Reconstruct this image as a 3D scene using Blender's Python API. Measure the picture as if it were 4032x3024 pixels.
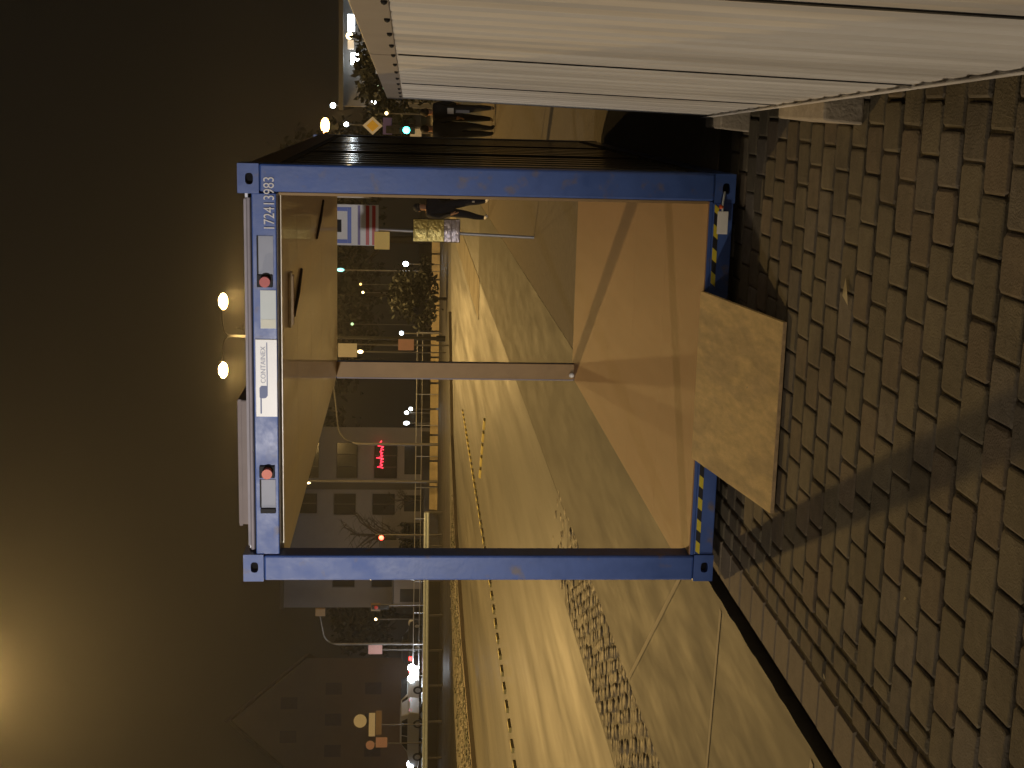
import bpy, bmesh, math, random
from mathutils import Vector, Matrix, Quaternion
random.seed(7)
R = math.radians
for o in list(bpy.data.objects): bpy.data.objects.remove(o)
scn = bpy.context.scene
COL = scn.collection

# ------------------------------------------------------------------ camera (held sideways: world up is picture left)
pitch, yaw, roll = -0.0765, -0.2085, 0.0105
fw = Vector((math.sin(yaw)*math.cos(pitch), math.cos(yaw)*math.cos(pitch), math.sin(pitch)))
rt = Vector((math.cos(yaw), -math.sin(yaw), 0)); up = rt.cross(fw)
r2 = math.cos(roll)*rt + math.sin(roll)*up
u2 = -math.sin(roll)*rt + math.cos(roll)*up
cd = bpy.data.cameras.new('camera'); cam = bpy.data.objects.new('camera', cd); COL.objects.link(cam)
M = Matrix.Identity(4)
for i, v in enumerate((-u2, r2, -fw)):
    for j in range(3): M[j][i] = v[j]
M.translation = (2.812, -7.6039, 1.8924)
cam.matrix_world = M
cd.lens = 47.24; cd.sensor_width = 36; cd.clip_end = 2000; cd.clip_start = 0.05
scn.camera = cam

# ------------------------------------------------------------------ night sky
w = bpy.data.worlds.new('World'); scn.world = w; w.use_nodes = True
nt = w.node_tree; bg = nt.nodes['Background']
sky = nt.nodes.new('ShaderNodeTexSky'); sky.sky_type = 'NISHITA'; sky.sun_disc = False
sky.sun_elevation = R(-4); sky.sun_rotation = R(200)
mixn = nt.nodes.new('ShaderNodeMix'); mixn.data_type = 'RGBA'; mixn.blend_type = 'ADD'; mixn.inputs[0].default_value = 1
nt.links.new(sky.outputs[0], mixn.inputs[6])
mixn.inputs[7].default_value = (0.14, 0.115, 0.082, 1)      # even town glow on the cloud
nt.links.new(mixn.outputs[2], bg.inputs[0]); bg.inputs[1].default_value = 0.035
SODIUM = (1.0, 0.62, 0.20)
WARM = (1.0, 0.82, 0.60)
scn.view_settings.view_transform = 'Standard'; scn.view_settings.look = 'None'
scn.view_settings.exposure = 0; scn.view_settings.gamma = 1
scn.render.engine = 'CYCLES'
scn.render.resolution_x = 1024; scn.render.resolution_y = 768

# ------------------------------------------------------------------ materials
MATS = {}
def mat(name, col, rough=0.7, spec=0.4, metal=0.0, var=0.12, scale=6.0, bump=0.0, bscale=60.0, stretch=(1,1,1),
        col2=None, c2scale=2.0, c2lo=0.45, c2hi=0.6, rvar=0.0, emit=None, estr=0.0, coat=0.0, objrand=0.0, world=False):
    m = bpy.data.materials.new(name); m.use_nodes = True
    n = m.node_tree.nodes; l = m.node_tree.links; b = n['Principled BSDF']
    b.inputs['Roughness'].default_value = rough; b.inputs['Metallic'].default_value = metal
    b.inputs['Specular IOR Level'].default_value = spec; b.inputs['Coat Weight'].default_value = coat
    if emit:
        b.inputs['Base Color'].default_value = (*col, 1)
        b.inputs['Emission Color'].default_value = (*emit, 1); b.inputs['Emission Strength'].default_value = estr
        MATS[name] = m; return m
    tc = n.new('ShaderNodeTexCoord'); mp = n.new('ShaderNodeMapping'); mp.inputs['Scale'].default_value = stretch
    l.new(n.new('ShaderNodeNewGeometry').outputs['Position'] if world else tc.outputs['Object'], mp.inputs[0])
    nz = n.new('ShaderNodeTexNoise'); nz.inputs['Scale'].default_value = scale; nz.inputs['Detail'].default_value = 6
    nz.inputs['Roughness'].default_value = 0.65
    l.new(mp.outputs[0], nz.inputs['Vector'])
    mr = n.new('ShaderNodeMapRange'); mr.inputs[1].default_value = 0.25; mr.inputs[2].default_value = 0.75
    mr.inputs[3].default_value = 1-var; mr.inputs[4].default_value = 1+var
    l.new(nz.outputs['Fac'], mr.inputs[0])
    base = None
    if col2:
        n2 = n.new('ShaderNodeTexNoise'); n2.inputs['Scale'].default_value = c2scale; n2.inputs['Detail'].default_value = 8
        l.new(mp.outputs[0], n2.inputs['Vector'])
        cr = n.new('ShaderNodeMapRange'); cr.inputs[1].default_value = c2lo; cr.inputs[2].default_value = c2hi
        l.new(n2.outputs['Fac'], cr.inputs[0])
        mx = n.new('ShaderNodeMix'); mx.data_type = 'RGBA'
        l.new(cr.outputs[0], mx.inputs[0]); mx.inputs[6].default_value = (*col, 1); mx.inputs[7].default_value = (*col2, 1)
        base = mx.outputs[2]
    ml = n.new('ShaderNodeVectorMath'); ml.operation = 'SCALE'
    if base: l.new(base, ml.inputs[0])
    else: ml.inputs[0].default_value = col
    sc = mr.outputs[0]
    if objrand:
        oi = n.new('ShaderNodeObjectInfo'); m2 = n.new('ShaderNodeMapRange')
        m2.inputs[3].default_value = 1-objrand; m2.inputs[4].default_value = 1+objrand
        l.new(oi.outputs['Random'], m2.inputs[0])
        mm = n.new('ShaderNodeMath'); mm.operation = 'MULTIPLY'; l.new(sc, mm.inputs[0]); l.new(m2.outputs[0], mm.inputs[1]); sc = mm.outputs[0]
    l.new(sc, ml.inputs['Scale']); l.new(ml.outputs[0], b.inputs['Base Color'])
    if rvar:
        rr = n.new('ShaderNodeMapRange'); rr.inputs[1].default_value = .3; rr.inputs[2].default_value = .7
        rr.inputs[3].default_value = max(0.02, rough-rvar); rr.inputs[4].default_value = min(1, rough+rvar)
        l.new(nz.outputs['Fac'], rr.inputs[0]); l.new(rr.outputs[0], b.inputs['Roughness'])
    if bump:
        nb = n.new('ShaderNodeTexNoise'); nb.inputs['Scale'].default_value = bscale; nb.inputs['Detail'].default_value = 4
        l.new(mp.outputs[0], nb.inputs['Vector'])
        bp = n.new('ShaderNodeBump'); bp.inputs['Strength'].default_value = bump; bp.inputs['Distance'].default_value = 0.02
        l.new(nb.outputs['Fac'], bp.inputs['Height']); l.new(bp.outputs[0], b.inputs['Normal'])
    MATS[name] = m; return m
def glow(name, col, s): return mat(name, (0.8,0.8,0.8), emit=col, estr=s)

mat('blue_paint', (0.042,0.095,0.31), 0.40, 0.5, var=0.2, scale=4, coat=0.2, rvar=.12, col2=(0.13,0.11,0.12), c2scale=7, c2lo=.60, c2hi=.72, bump=.03, bscale=30)
mat('dark_void', (0.006,0.006,0.007), 0.9)
mat('plywood', (0.34,0.20,0.105), 0.62, 0.3, var=0.09, scale=9, stretch=(5,0.6,1), col2=(0.30,0.175,0.09), c2scale=1.2, c2lo=.35, c2hi=.7, rvar=.05)
mat('ramp_ply', (0.68,0.50,0.23), 0.75, 0.25, var=0.22, scale=7, stretch=(3,1,1), col2=(0.54,0.40,0.20), c2scale=3, bump=.15, bscale=80)
mat('ply_edge', (0.52,0.38,0.22), 0.8, var=.3, scale=30)
mat('ceiling_ply', (0.80,0.66,0.40), 0.34, 0.8, var=0.12, scale=4, stretch=(4,.5,1), coat=.3, rvar=.05)
mat('tan_lining', (0.30,0.19,0.075), 0.55, var=.12)
mat('galv', (0.42,0.42,0.43), 0.45, metal=.5, var=.15, scale=9)
mat('pale_rail', (0.30,0.27,0.29), 0.5, var=.12)
mat('white_plate', (0.86,0.85,0.80), 0.35, 0.5, var=.03, coat=.3)
mat('logo_blue', (0.16,0.20,0.36), 0.5, var=.05)
mat('logo_pale', (0.42,0.44,0.52), 0.5, var=.1, scale=60)
mat('decal_white', (0.70,0.68,0.66), 0.6, var=.2, scale=40)
mat('sticker_pale', (0.62,0.68,0.66), 0.45, var=.06)
mat('sticker_cream', (0.72,0.72,0.58), 0.45, var=.06)
mat('red_cap', (0.45,0.035,0.015), 0.4, var=.1)
mat('orange_cap', (0.62,0.10,0.02), 0.4, var=.1)
mat('black_rubber', (0.015,0.015,0.016), 0.7)
mat('grey_plastic', (0.30,0.32,0.38), 0.45, var=.08)
mat('tape_yellow', (0.62,0.50,0.03), 0.5, var=.15, scale=20)
mat('tape_black', (0.012,0.012,0.014), 0.5)
mat('gloss_panel', (0.13,0.125,0.11), 0.13, 0.6, var=.1, rvar=.03)
mat('hoard_white', (0.70,0.68,0.65), 0.48, 0.4, var=0.10, scale=3, stretch=(1,1.6,.22), col2=(0.48,0.45,0.41), c2scale=2.2, c2lo=.44, c2hi=.72, rvar=.1, world=True)
mat('hoard_rail', (0.26,0.23,0.20), 0.5, var=.1)
mat('concrete_block', (0.40,0.35,0.28), 0.9, var=.2, scale=14, bump=.3)
mat('paver', (0.135,0.116,0.080), 0.82, 0.35, var=0.22, scale=18, bump=.35, bscale=120, objrand=.16, world=True, col2=(0.085,0.073,0.055), c2scale=2.2, c2lo=.50, c2hi=.72)
mat('paver_grey', (0.135,0.118,0.095), 0.82, 0.35, var=0.25, scale=18, bump=.35, bscale=120, objrand=.16, world=True, col2=(0.085,0.073,0.055), c2scale=2.2, c2lo=.50, c2hi=.72)
mat('paver_red', (0.138,0.110,0.078), 0.82, 0.35, var=0.22, scale=18, bump=.35, bscale=120, objrand=.16, world=True, col2=(0.085,0.073,0.055), c2scale=2.2, c2lo=.50, c2hi=.72)
mat('kerb', (0.20,0.165,0.12), 0.85, var=.15, scale=10, bump=.3, objrand=.08)
mat('joint_sand', (0.045,0.036,0.024), 0.95, var=.3, scale=30, bump=.4)
mat('asphalt', (0.072,0.066,0.047), 0.68, 0.4, var=0.16, scale=2.2, stretch=(1.5,.3,1), col2=(0.092,0.082,0.057), c2scale=1.1, c2lo=.36, c2hi=.68, rvar=.08, bump=.05, bscale=70)
mat('road', (0.075,0.070,0.056), 0.58, 0.5, var=0.22, scale=1.2, stretch=(1.2,.12,1), col2=(0.115,0.107,0.086), c2scale=.75, c2lo=.42, c2hi=.58, rvar=.12)
mat('far_ground', (0.05,0.046,0.04), 0.6, 0.4, var=.25, scale=.4, rvar=.15)
mat('trench', (0.012,0.010,0.008), 0.9, var=.3, bump=.5)
mat('cobble', (0.19,0.155,0.10), 0.6, 0.45, var=.2, scale=15, bump=.3, objrand=.25)
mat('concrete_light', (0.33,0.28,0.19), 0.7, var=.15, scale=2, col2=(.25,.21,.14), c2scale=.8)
mat('gravel', (0.22,0.20,0.16), 0.9, var=.5, scale=5, bump=.6, bscale=14, col2=(.10,.10,.07), c2scale=1.1)
mat('lane_yellow', (0.72,0.60,0.20), 0.5, var=.1)
mat('barrier', (0.42,0.34,0.20), 0.8, var=.2, scale=2)
mat('rail_steel', (0.62,0.70,0.76), 0.35, metal=.1, var=.12)
mat('mast_dark', (0.022,0.021,0.02), 0.6)
mat('pole_grey', (0.16,0.15,0.14), 0.5, metal=.3)
mat('facade', (0.24,0.23,0.25), 0.85, var=.1, scale=.8)
mat('facade_dark', (0.085,0.08,0.075), 0.85, var=.15, scale=.5)
mat('window_glass', (0.016,0.017,0.018), 0.12, 0.5)
mat('house_wall', (0.13,0.09,0.06), 0.9, var=.12, scale=.6)
mat('roof_tile', (0.055,0.042,0.036), 0.85, var=.3, scale=3)
mat('leaf_dark', (0.014,0.017,0.010), 0.7, var=.35, scale=4)
mat('bark', (0.05,0.04,0.03), 0.9, var=.3)
mat('car_white', (0.70,0.70,0.70), 0.25, coat=.6, var=.02)
mat('car_silver', (0.42,0.43,0.46), 0.3, metal=.3, coat=.5, var=.02)
mat('car_dark', (0.03,0.032,0.04), 0.3, coat=.5, var=.02)
mat('tyre', (0.015,0.015,0.015), 0.85)
mat('sign_white', (0.78,0.76,0.74), 0.4, var=.04)
mat('sign_blue', (0.03,0.10,0.55), 0.4, var=.04)
mat('sign_red', (0.55,0.05,0.04), 0.4, var=.05)
mat('sign_purple', (0.12,0.08,0.28), 0.4, var=.05)
mat('sign_yellow', (0.85,0.55,0.02), 0.4, var=.08)
mat('sign_pink', (0.55,0.33,0.33), 0.5, var=.06)
mat('sign_brown', (0.25,0.17,0.10), 0.5, var=.06)
mat('foil_yellow', (0.80,0.66,0.22), 0.22, 0.6, metal=.35, var=.2, scale=20, bump=.9, bscale=22)
mat('foil_lilac', (0.72,0.66,0.74), 0.22, 0.6, metal=.35, var=.15, scale=20, bump=.9, bscale=22)
mat('skin', (0.48,0.28,0.18), 0.55, var=.05)
mat('cloth_navy', (0.014,0.017,0.032), 0.85, var=.15, scale=8)
mat('cloth_black', (0.012,0.012,0.013), 0.85, var=.15, scale=8)
mat('cloth_tan', (0.22,0.17,0.10), 0.85, var=.15, scale=8)
mat('hair_dark', (0.02,0.014,0.01), 0.7)
mat('shoe_white', (0.75,0.73,0.70), 0.6, var=.05)
mat('reflect_strip', (0.70,0.68,0.62), 0.4, var=.05)
mat('leaf_pale', (0.45,0.38,0.22), 0.7, var=.2)
mat('roof_pack', (0.26,0.215,0.20), 0.7, var=.1)
glow('lamp_sodium', (1.0,0.62,0.22), 45)
glow('lamp_orange', (1.0,0.50,0.13), 40)
glow('lamp_white', (0.85,0.95,1.0), 22)
glow('lamp_warm', (1.0,0.72,0.32), 8)
glow('lamp_cool', (0.8,0.95,1.0), 12)
glow('head_white', (0.85,0.93,1.0), 30)
glow('tail_red', (1.0,0.03,0.03), 9)
glow('neon_red', (1.0,0.02,0.06), 3.2)
glow('signal_red', (1.0,0.05,0.03), 14)
glow('signal_green', (0.05,0.95,0.75), 12)
glow('cyan_dim', (0.2,0.9,0.8), 2.0)
glow('green_dim', (0.55,0.9,0.45), 1.6)
glow('box_white', (0.8,0.92,1.0), 5)
glow('box_dim', (0.8,0.65,0.5), .6)
glow('amber_dim', (1.0,0.6,0.2), 3)

# ------------------------------------------------------------------ mesh helpers
class MB:
    def __init__(s): s.v = []; s.f = []; s.sm = []
    def add(s, vs, fs, smooth=False):
        n = len(s.v); s.v += [tuple(p) for p in vs]; s.f += [tuple(i+n for i in f) for f in fs]; s.sm += [smooth]*len(fs); return s
    def box(s, x0, x1, y0, y1, z0, z1, mtx=None):
        vs = [Vector((x, y, z)) for z in (z0, z1) for y in (y0, y1) for x in (x0, x1)]
        if mtx: vs = [mtx @ p for p in vs]
        return s.add(vs, [(0,2,3,1),(4,5,7,6),(0,1,5,4),(2,6,7,3),(0,4,6,2),(1,3,7,5)])
    def cbox(s, x0, x1, y0, y1, z0, z1, c=0.006):
        """box with a chamfered top edge"""
        vs = [(x0,y0,z0),(x1,y0,z0),(x1,y1,z0),(x0,y1,z0),(x0,y0,z1-c),(x1,y0,z1-c),(x1,y1,z1-c),(x0,y1,z1-c),
              (x0+c,y0+c,z1),(x1-c,y0+c,z1),(x1-c,y1-c,z1),(x0+c,y1-c,z1)]
        fs = [(3,2,1,0)] + [(i,(i+1)%4,(i+1)%4+4,i+4) for i in range(4)] + [(i+4,(i+1)%4+4,(i+1)%4+8,i+8) for i in range(4)] + [(8,9,10,11)]
        return s.add(vs, fs)
    def tube(s, pts, r, n=10, r1=None):
        pts = [Vector(p) for p in pts]; k = len(pts); rings = []
        for i, p in enumerate(pts):
            d = (pts[min(i+1, k-1)] - pts[max(i-1, 0)]).normalized()
            a = Vector((0,0,1)) if abs(d.z) < .9 else Vector((1,0,0))
            x = d.cross(a).normalized(); y = d.cross(x).normalized()
            rr = r if r1 is None else r + (r1-r)*i/(k-1)
            rings.append([p + rr*(math.cos(t)*x + math.sin(t)*y) for t in [2*math.pi*j/n for j in range(n)]])
        vs = [q for g in rings for q in g]; fs = []
        for i in range(k-1):
            for j in range(n): fs.append((i*n+j, i*n+(j+1)%n, (i+1)*n+(j+1)%n, (i+1)*n+j))
        s.add(vs, fs, True); s.add(rings[0], [tuple(range(n))]); s.add(rings[-1], [tuple(range(n))][::-1]); return s
    def prism(s, poly, axis, a, b, smooth=False):
        """poly = list of 2-D points; extruded along axis 'x','y' or 'z' from a to b"""
        def P(q, t): return {'x':(t,q[0],q[1]), 'y':(q[0],t,q[1]), 'z':(q[0],q[1],t)}[axis]
        n = len(poly); vs = [P(q,a) for q in poly] + [P(q,b) for q in poly]
        s.add(vs, [tuple(range(n))[::-1], tuple(range(n,2*n))] + [(i,(i+1)%n,(i+1)%n+n,i+n) for i in range(n)], smooth); return s
    def disc(s, c, r, axis='y', t=0.02, n=20):
        return s.prism([(c[0]+r*math.cos(2*math.pi*i/n), c[1]+r*math.sin(2*math.pi*i/n)) for i in range(n)], axis, c[2], c[2]+t)
    def ball(s, c, r, sx=1, sy=1, sz=1, nu=12, nv=8):
        vs = [(c[0], c[1], c[2]+r*sz)]
        for i in range(1, nv):
            a = math.pi*i/nv
            for j in range(nu):
                b = 2*math.pi*j/nu; vs.append((c[0]+r*sx*math.sin(a)*math.cos(b), c[1]+r*sy*math.sin(a)*math.sin(b), c[2]+r*sz*math.cos(a)))
        vs.append((c[0], c[1], c[2]-r*sz)); fs = [(0,1+j,1+(j+1)%nu) for j in range(nu)]
        for i in range(nv-2):
            for j in range(nu): fs.append((1+i*nu+j, 1+(i+1)*nu+j, 1+(i+1)*nu+(j+1)%nu, 1+i*nu+(j+1)%nu))
        L = len(vs)-1; fs += [(L, 1+(nv-2)*nu+(j+1)%nu, 1+(nv-2)*nu+j) for j in range(nu)]
        return s.add(vs, fs, True)
    def mesh(s, name, m):
        me = bpy.data.meshes.new(name); me.from_pydata(s.v, [], s.f); me.materials.append(MATS[m])
        me.polygons.foreach_set('use_smooth', s.sm)
        bm = bmesh.new(); bm.from_mesh(me); bmesh.ops.recalc_face_normals(bm, faces=bm.faces); bm.to_mesh(me); bm.free()
        return me
    def build(s, name, m, parent=None, loc=None, bevel=0):
        o = bpy.data.objects.new(name, s.mesh(name, m)); COL.objects.link(o)
        if parent: o.parent = parent
        if loc: o.location = loc
        if bevel:
            b = o.modifiers.new('bevel', 'BEVEL'); b.width = bevel; b.segments = 2; b.limit_method = 'ANGLE'
        return o
def tag(o, label=None, cat=None, group=None, kind=None):
    if label: o['label'] = label
    if cat: o['category'] = cat
    if group: o['group'] = group
    if kind: o['kind'] = kind
    return o
def thing(name, label, cat, loc=(0,0,0), rz=0, group=None):
    o = bpy.data.objects.new(name, None); COL.objects.link(o); o.location = loc; o.rotation_euler.z = rz
    o.empty_display_size = .2
    return tag(o, label, cat, group)
def inst(name, me, parent=None, loc=(0,0,0), rz=0):
    o = bpy.data.objects.new(name, me); COL.objects.link(o); o.location = loc; o.rotation_euler.z = rz
    if parent: o.parent = parent
    return o
def copy_tree(o, parent=None):
    c = o.copy(); COL.objects.link(c); c.parent = parent
    for ch in list(o.children): copy_tree(ch, c)
    return c
def lamp_light(parent, loc, power, col, radius=.2, kind='POINT', aim=None, size=R(150), blend=.4):
    d = bpy.data.lights.new('lamp_light', kind); d.energy = power; d.color = col; d.shadow_soft_size = radius
    if kind == 'SPOT': d.spot_size = size; d.spot_blend = blend
    o = bpy.data.objects.new('lamp_light', d); COL.objects.link(o); o.location = loc; o.parent = parent
    if aim: o.rotation_euler = Vector(aim).to_track_quat('-Z', 'Y').to_euler()
    return o
def text_mesh(s, size, m, name, bold=0.0):
    c = bpy.data.curves.new(name, 'FONT'); c.body = s; c.size = size; c.extrude = .0008; c.offset = bold; c.align_x = 'CENTER'; c.align_y = 'CENTER'
    t = bpy.data.objects.new(name, c); COL.objects.link(t)
    bpy.context.view_layer.update()
    me = bpy.data.meshes.new_from_object(t.evaluated_get(bpy.context.evaluated_depsgraph_get()))
    bpy.data.objects.remove(t); me.materials.clear(); me.materials.append(MATS[m]); return me

# ================================================================== SETTING
# ground sheets
tag(MB().box(-240, 240, -60, 300, -0.5, -0.14).build('ground', 'far_ground'), kind='structure')
# road with a curving far edge
far_edge = [(-15.1,-40),(-15.1,14),(-15.0,26),(-14.8,34.5),(-13.7,42),(-11.5,49),(-7,55),(0,60),(12,64),(30,66),(70,66)]
near_edge = [(70,30),(30,30),(-2.2,30.0),(-2.2,8),(-3.25,8),(-3.25,-40)]
tag(MB().prism([(x,y) for x,y in far_edge+near_edge], 'z', -.3, -.06).build('road', 'road'), kind='structure')
# parking strip between cobbles and kerb: ragged edge along the open joint
edge = []
y = -12.0
rs = random.Random(3)
while y < 30:
    edge.append(((-0.150 if y < 7 else -.03)+rs.uniform(-.006,.006)*(1 if y<7 else .4), y)); y += rs.uniform(.07,.16)
    if rs.random() < .07 and y < 6:
        L = rs.uniform(.08,.22); edge += [(-.16, y), (-.17-L, y+.03+rs.uniform(-.03,.03)), (-.16, y+.05)]; y += .06
tag(MB().prism([(-2.05,-12)]+edge+[(-2.05,30)], 'z', -.3, -.022).build('parking_strip', 'asphalt'), kind='structure')
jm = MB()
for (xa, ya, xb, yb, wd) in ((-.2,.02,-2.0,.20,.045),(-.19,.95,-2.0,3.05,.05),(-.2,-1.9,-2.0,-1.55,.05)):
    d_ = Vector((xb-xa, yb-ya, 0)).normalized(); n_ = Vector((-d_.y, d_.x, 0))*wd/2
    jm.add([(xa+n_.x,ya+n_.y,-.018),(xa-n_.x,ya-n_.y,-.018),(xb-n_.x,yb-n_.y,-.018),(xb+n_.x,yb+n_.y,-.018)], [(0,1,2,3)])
tag(jm.build('painted_reflections', 'concrete_light'), kind='structure')  # pale strips painted on the asphalt for its wet reflections
tag(MB().box(-2.6, .3, -12, 30.5, -.32, -.10).build('drain_channel', 'trench'), kind='structure')
# pavement: bed, then real stones where the photo shows them, sheet further on
pave = tag(MB().box(0.002, 40, -12, 30, -.3, -.011).build('pavement', 'joint_sand'), kind='structure')
tag(MB().box(0.004, 40, 0.72, 29.9, -.0105, -.003).build('pavement_beyond', 'kerb'), kind='structure')
def stone(hx_, hy_, cut, ch, top=0.0, bot=-.04, seed=0):
    """worn paving stone: clipped corners, chamfered and slightly domed top"""
    q = random.Random(seed); j = lambda: q.uniform(-.0025,.0025)
    def ring(ax, ay, c, z): return [(x+j(), y+j(), z) for x, y in ((-ax+c,-ay),(ax-c,-ay),(ax,-ay+c),(ax,ay-c),(ax-c,ay),(-ax+c,ay),(-ax,ay-c),(-ax,-ay+c))]
    vs = ring(hx_,hy_,cut,bot)+ring(hx_,hy_,cut,top-ch*1.1)+ring(hx_-ch*.5,hy_-ch*.5,cut,top-ch*.35)+ring(hx_-ch*1.4,hy_-ch*1.4,cut,top)
    fs = [(k*8+i,k*8+(i+1)%8,(k+1)*8+(i+1)%8,(k+1)*8+i) for k in range(3) for i in range(8)]+[tuple(range(24,32))]
    return MB().add(vs, fs, False)
pm = [stone(.0975,.0922,.010+.005*(i%2),.007,seed=i).mesh('paver', k) for i, k in enumerate(('paver','paver','paver','paver_red','paver_grey'))]
cnt = 0
for r in range(24):
    yy = -4.12 + .2*r
    for c in range(13):
        xx = .60 + .205*c + (.1025 if r % 2 else 0)
        if cnt >= 300: break
        o = inst('paver', random.choice(pm), pave, (xx+random.uniform(-.003,.003), yy+random.uniform(-.003,.003), random.uniform(-.004,.003)), random.uniform(-.012,.012))
        o.rotation_euler.x = random.uniform(-.012,.012); cnt += 1
    if r % 2: pass
bm_ = [stone(.054,.092,.01,.01,seed=9+i).mesh('border_brick', k) for i, k in enumerate(('paver','paver_red'))]
for c in range(2):
    for r in range(24):
        inst('border_brick', random.choice(bm_), pave, (.30+.12*c+.012, -4.12+.2*r+(.1 if c else 0), random.uniform(-.003,.002)), random.uniform(-.015,.015))
ks = MB().cbox(-.117,.117,-.122,.122,-.12,0,.012).mesh('kerb_stone', 'kerb')
for r in range(19): inst('kerb_stone', ks, pave, (.122, -4.1+.25*r, random.uniform(-.002,.002)), random.uniform(-.006,.006))
# half pavers that close the staggered rows at the border
hm = stone(.043,.0925,.012,.011,seed=33).mesh('half_paver', 'paver')
for r in range(1,24,2): inst('half_paver', hm, pave, (.553, -4.12+.2*r, 0))
# cobble strip
cob = tag(MB().box(-3.25, -2.05, -12, 30, -.32, -.062).build('cobble_strip', 'asphalt'), kind='structure')
tag(MB().box(-3.3, -2.15, 30, 60, -.2, -.05).build('edge_strip', 'concrete_light'), kind='structure')
def cobmesh(seed):
    q = random.Random(seed); m = MB(); n = 8; vs = []
    for k, (rr, z) in enumerate(((1.04,-.06),(1.04,-.010),(.75,.004),(.25,.008))):
        for j in range(n):
            a = 2*math.pi*j/n; e = 1+q.uniform(-.12,.12); sq = 1/max(abs(math.cos(a)),abs(math.sin(a)))**.55
            vs.append((rr*.066*e*sq*math.cos(a), rr*.062*e*sq*math.sin(a), z+q.uniform(-.004,.004)))
    fs = [(k*n+j, k*n+(j+1)%n, (k+1)*n+(j+1)%n, (k+1)*n+j) for k in range(3) for j in range(n)] + [tuple(range(3*n,4*n))]
    m.add(vs, fs, True); return m
cvar = [cobmesh(i) for i in range(6)]; cme = [c.mesh('cobble','cobble') for c in cvar]
rest = MB(); cnt = 0
for r in range(0, 62):
    yy = 1.6 + r*.135
    for c in range(8):
        xx = -3.14 + c*.138 + (.069 if r % 2 else 0) + random.uniform(-.012,.012); y2 = yy+random.uniform(-.012,.012); z = -.056+random.uniform(-.012,.008)
        if yy > 6.2 and random.random() < (yy-6.2)/3.6: continue
        if cnt < 300:
            o = inst('cobble', random.choice(cme), cob, (xx, y2, z), random.uniform(-.5,.5)); o.rotation_euler.x = random.uniform(-.15,.15); cnt += 1
        else:
            q = random.choice(cvar); a = random.uniform(-.5,.5); ca, sa = math.cos(a), math.sin(a)
            rest.add([(xx+p[0]*ca-p[1]*sa, y2+p[0]*sa+p[1]*ca, z+p[2]) for p in q.v], q.f, True)
tag(rest.build('cobble_paving', 'cobble', cob), kind='stuff')
# far verge, terrace
tag(MB().prism([(-15.1,-40),(-15.1,14),(-15.0,26),(-14.8,34.5),(-13.7,42),(-11.5,49),(-12.5,51),(-17,47),(-20,40),(-21,30),(-21,-40)], 'z', -.3, .05).build('verge', 'gravel'), kind='structure')
kv = MB()
for (a, b) in zip(far_edge[:6], far_edge[1:7]):
    d = Vector((b[0]-a[0], b[1]-a[1], 0)); n = Vector((-d.y, d.x, 0)).normalized()*.13
    kv.prism([(a[0]+.02,a[1]),(b[0]+.02,b[1]),(b[0]+n.x,b[1]+n.y),(a[0]+n.x,a[1]+n.y)], 'z', -.2, .07)
tag(kv.build('kerb', 'kerb'), kind='structure')
tag(MB().box(-120,-25,70.5,130,-.3,.76).build('terrace', 'far_ground'), kind='structure')
# clumps of stones on the verge
st = MB()
for i in range(2600):
    x = -15.2-abs(random.gauss(0,1.7)); y = random.uniform(12,46)
    if x < -20: continue
    if y > 36: x += (y-36)*.2
    s = random.uniform(.02,.07); st.ball((x,y,.05+s*.4), s, random.uniform(.8,1.4), random.uniform(.8,1.4), .7, 5, 3)
tag(st.build('verge_stones', 'gravel'), label='rough pale gravel scattered along the far verge', cat='gravel', kind='stuff')

# yellow lane divider blocks along the road centre
db = MB().prism([(-.06,-.06),(-.045,.02),(.045,.02),(.06,-.06)], 'y', -.19, .19).mesh('divider_block', 'lane_yellow')
pts = [(-8.75+.62*min(1,(i*.72)/10), 12.6+i*.72) for i in range(38)]
for p in pts: tag(inst('divider_block', db, None, (p[0],p[1],-.03), random.uniform(-.03,.03)), 'low yellow lane divider block bolted to the road centre', 'road divider', 'yellow lane divider blocks in one long row')
for i in range(5): tag(inst('divider_block', db, None, (-7.0+.42*i, 27.2-.34*i, -.03), R(50)), 'yellow lane divider block in the short slanting row', 'road divider', 'yellow divider blocks in the slanting row')

# ================================================================== CONTAINER
W, L, Z0, ZT = 2.435, 6.058, .05, 2.853
pw, zc, zf = .155, 2.641, .193
cont = thing('container', 'blue steel frame site container with open sides, wooden floor and hazard stripes', 'container', (0,0,0))
def part(name, m, mb, parent=cont, bevel=0): return mb.build(name, m, parent, bevel=bevel)
def holed_front(mb, x0, x1, z0, z1, y, cx, cz, rx, rz, depth):
    n = 24; rect = []; oval = []
    for i in range(n):
        a = 2*math.pi*i/n; c, s = math.cos(a), math.sin(a); k = 1/max(abs(c), abs(s))
        rect.append(((x0+x1)/2+(x1-x0)/2*c*k, y, (z0+z1)/2+(z1-z0)/2*s*k))
        sq = (abs(c)**3+abs(s)**3)**(-1/3)
        oval.append((cx+rx*c*sq, y, cz+rz*s*sq))
    inner = [(p[0], y+depth, p[2]) for p in oval]
    mb.add(rect+oval+inner, [(i,(i+1)%n,(i+1)%n+n,i+n) for i in range(n)] + [(i+n,(i+1)%n+n,(i+1)%n+2*n,i+2*n) for i in range(n)])
    return inner
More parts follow.
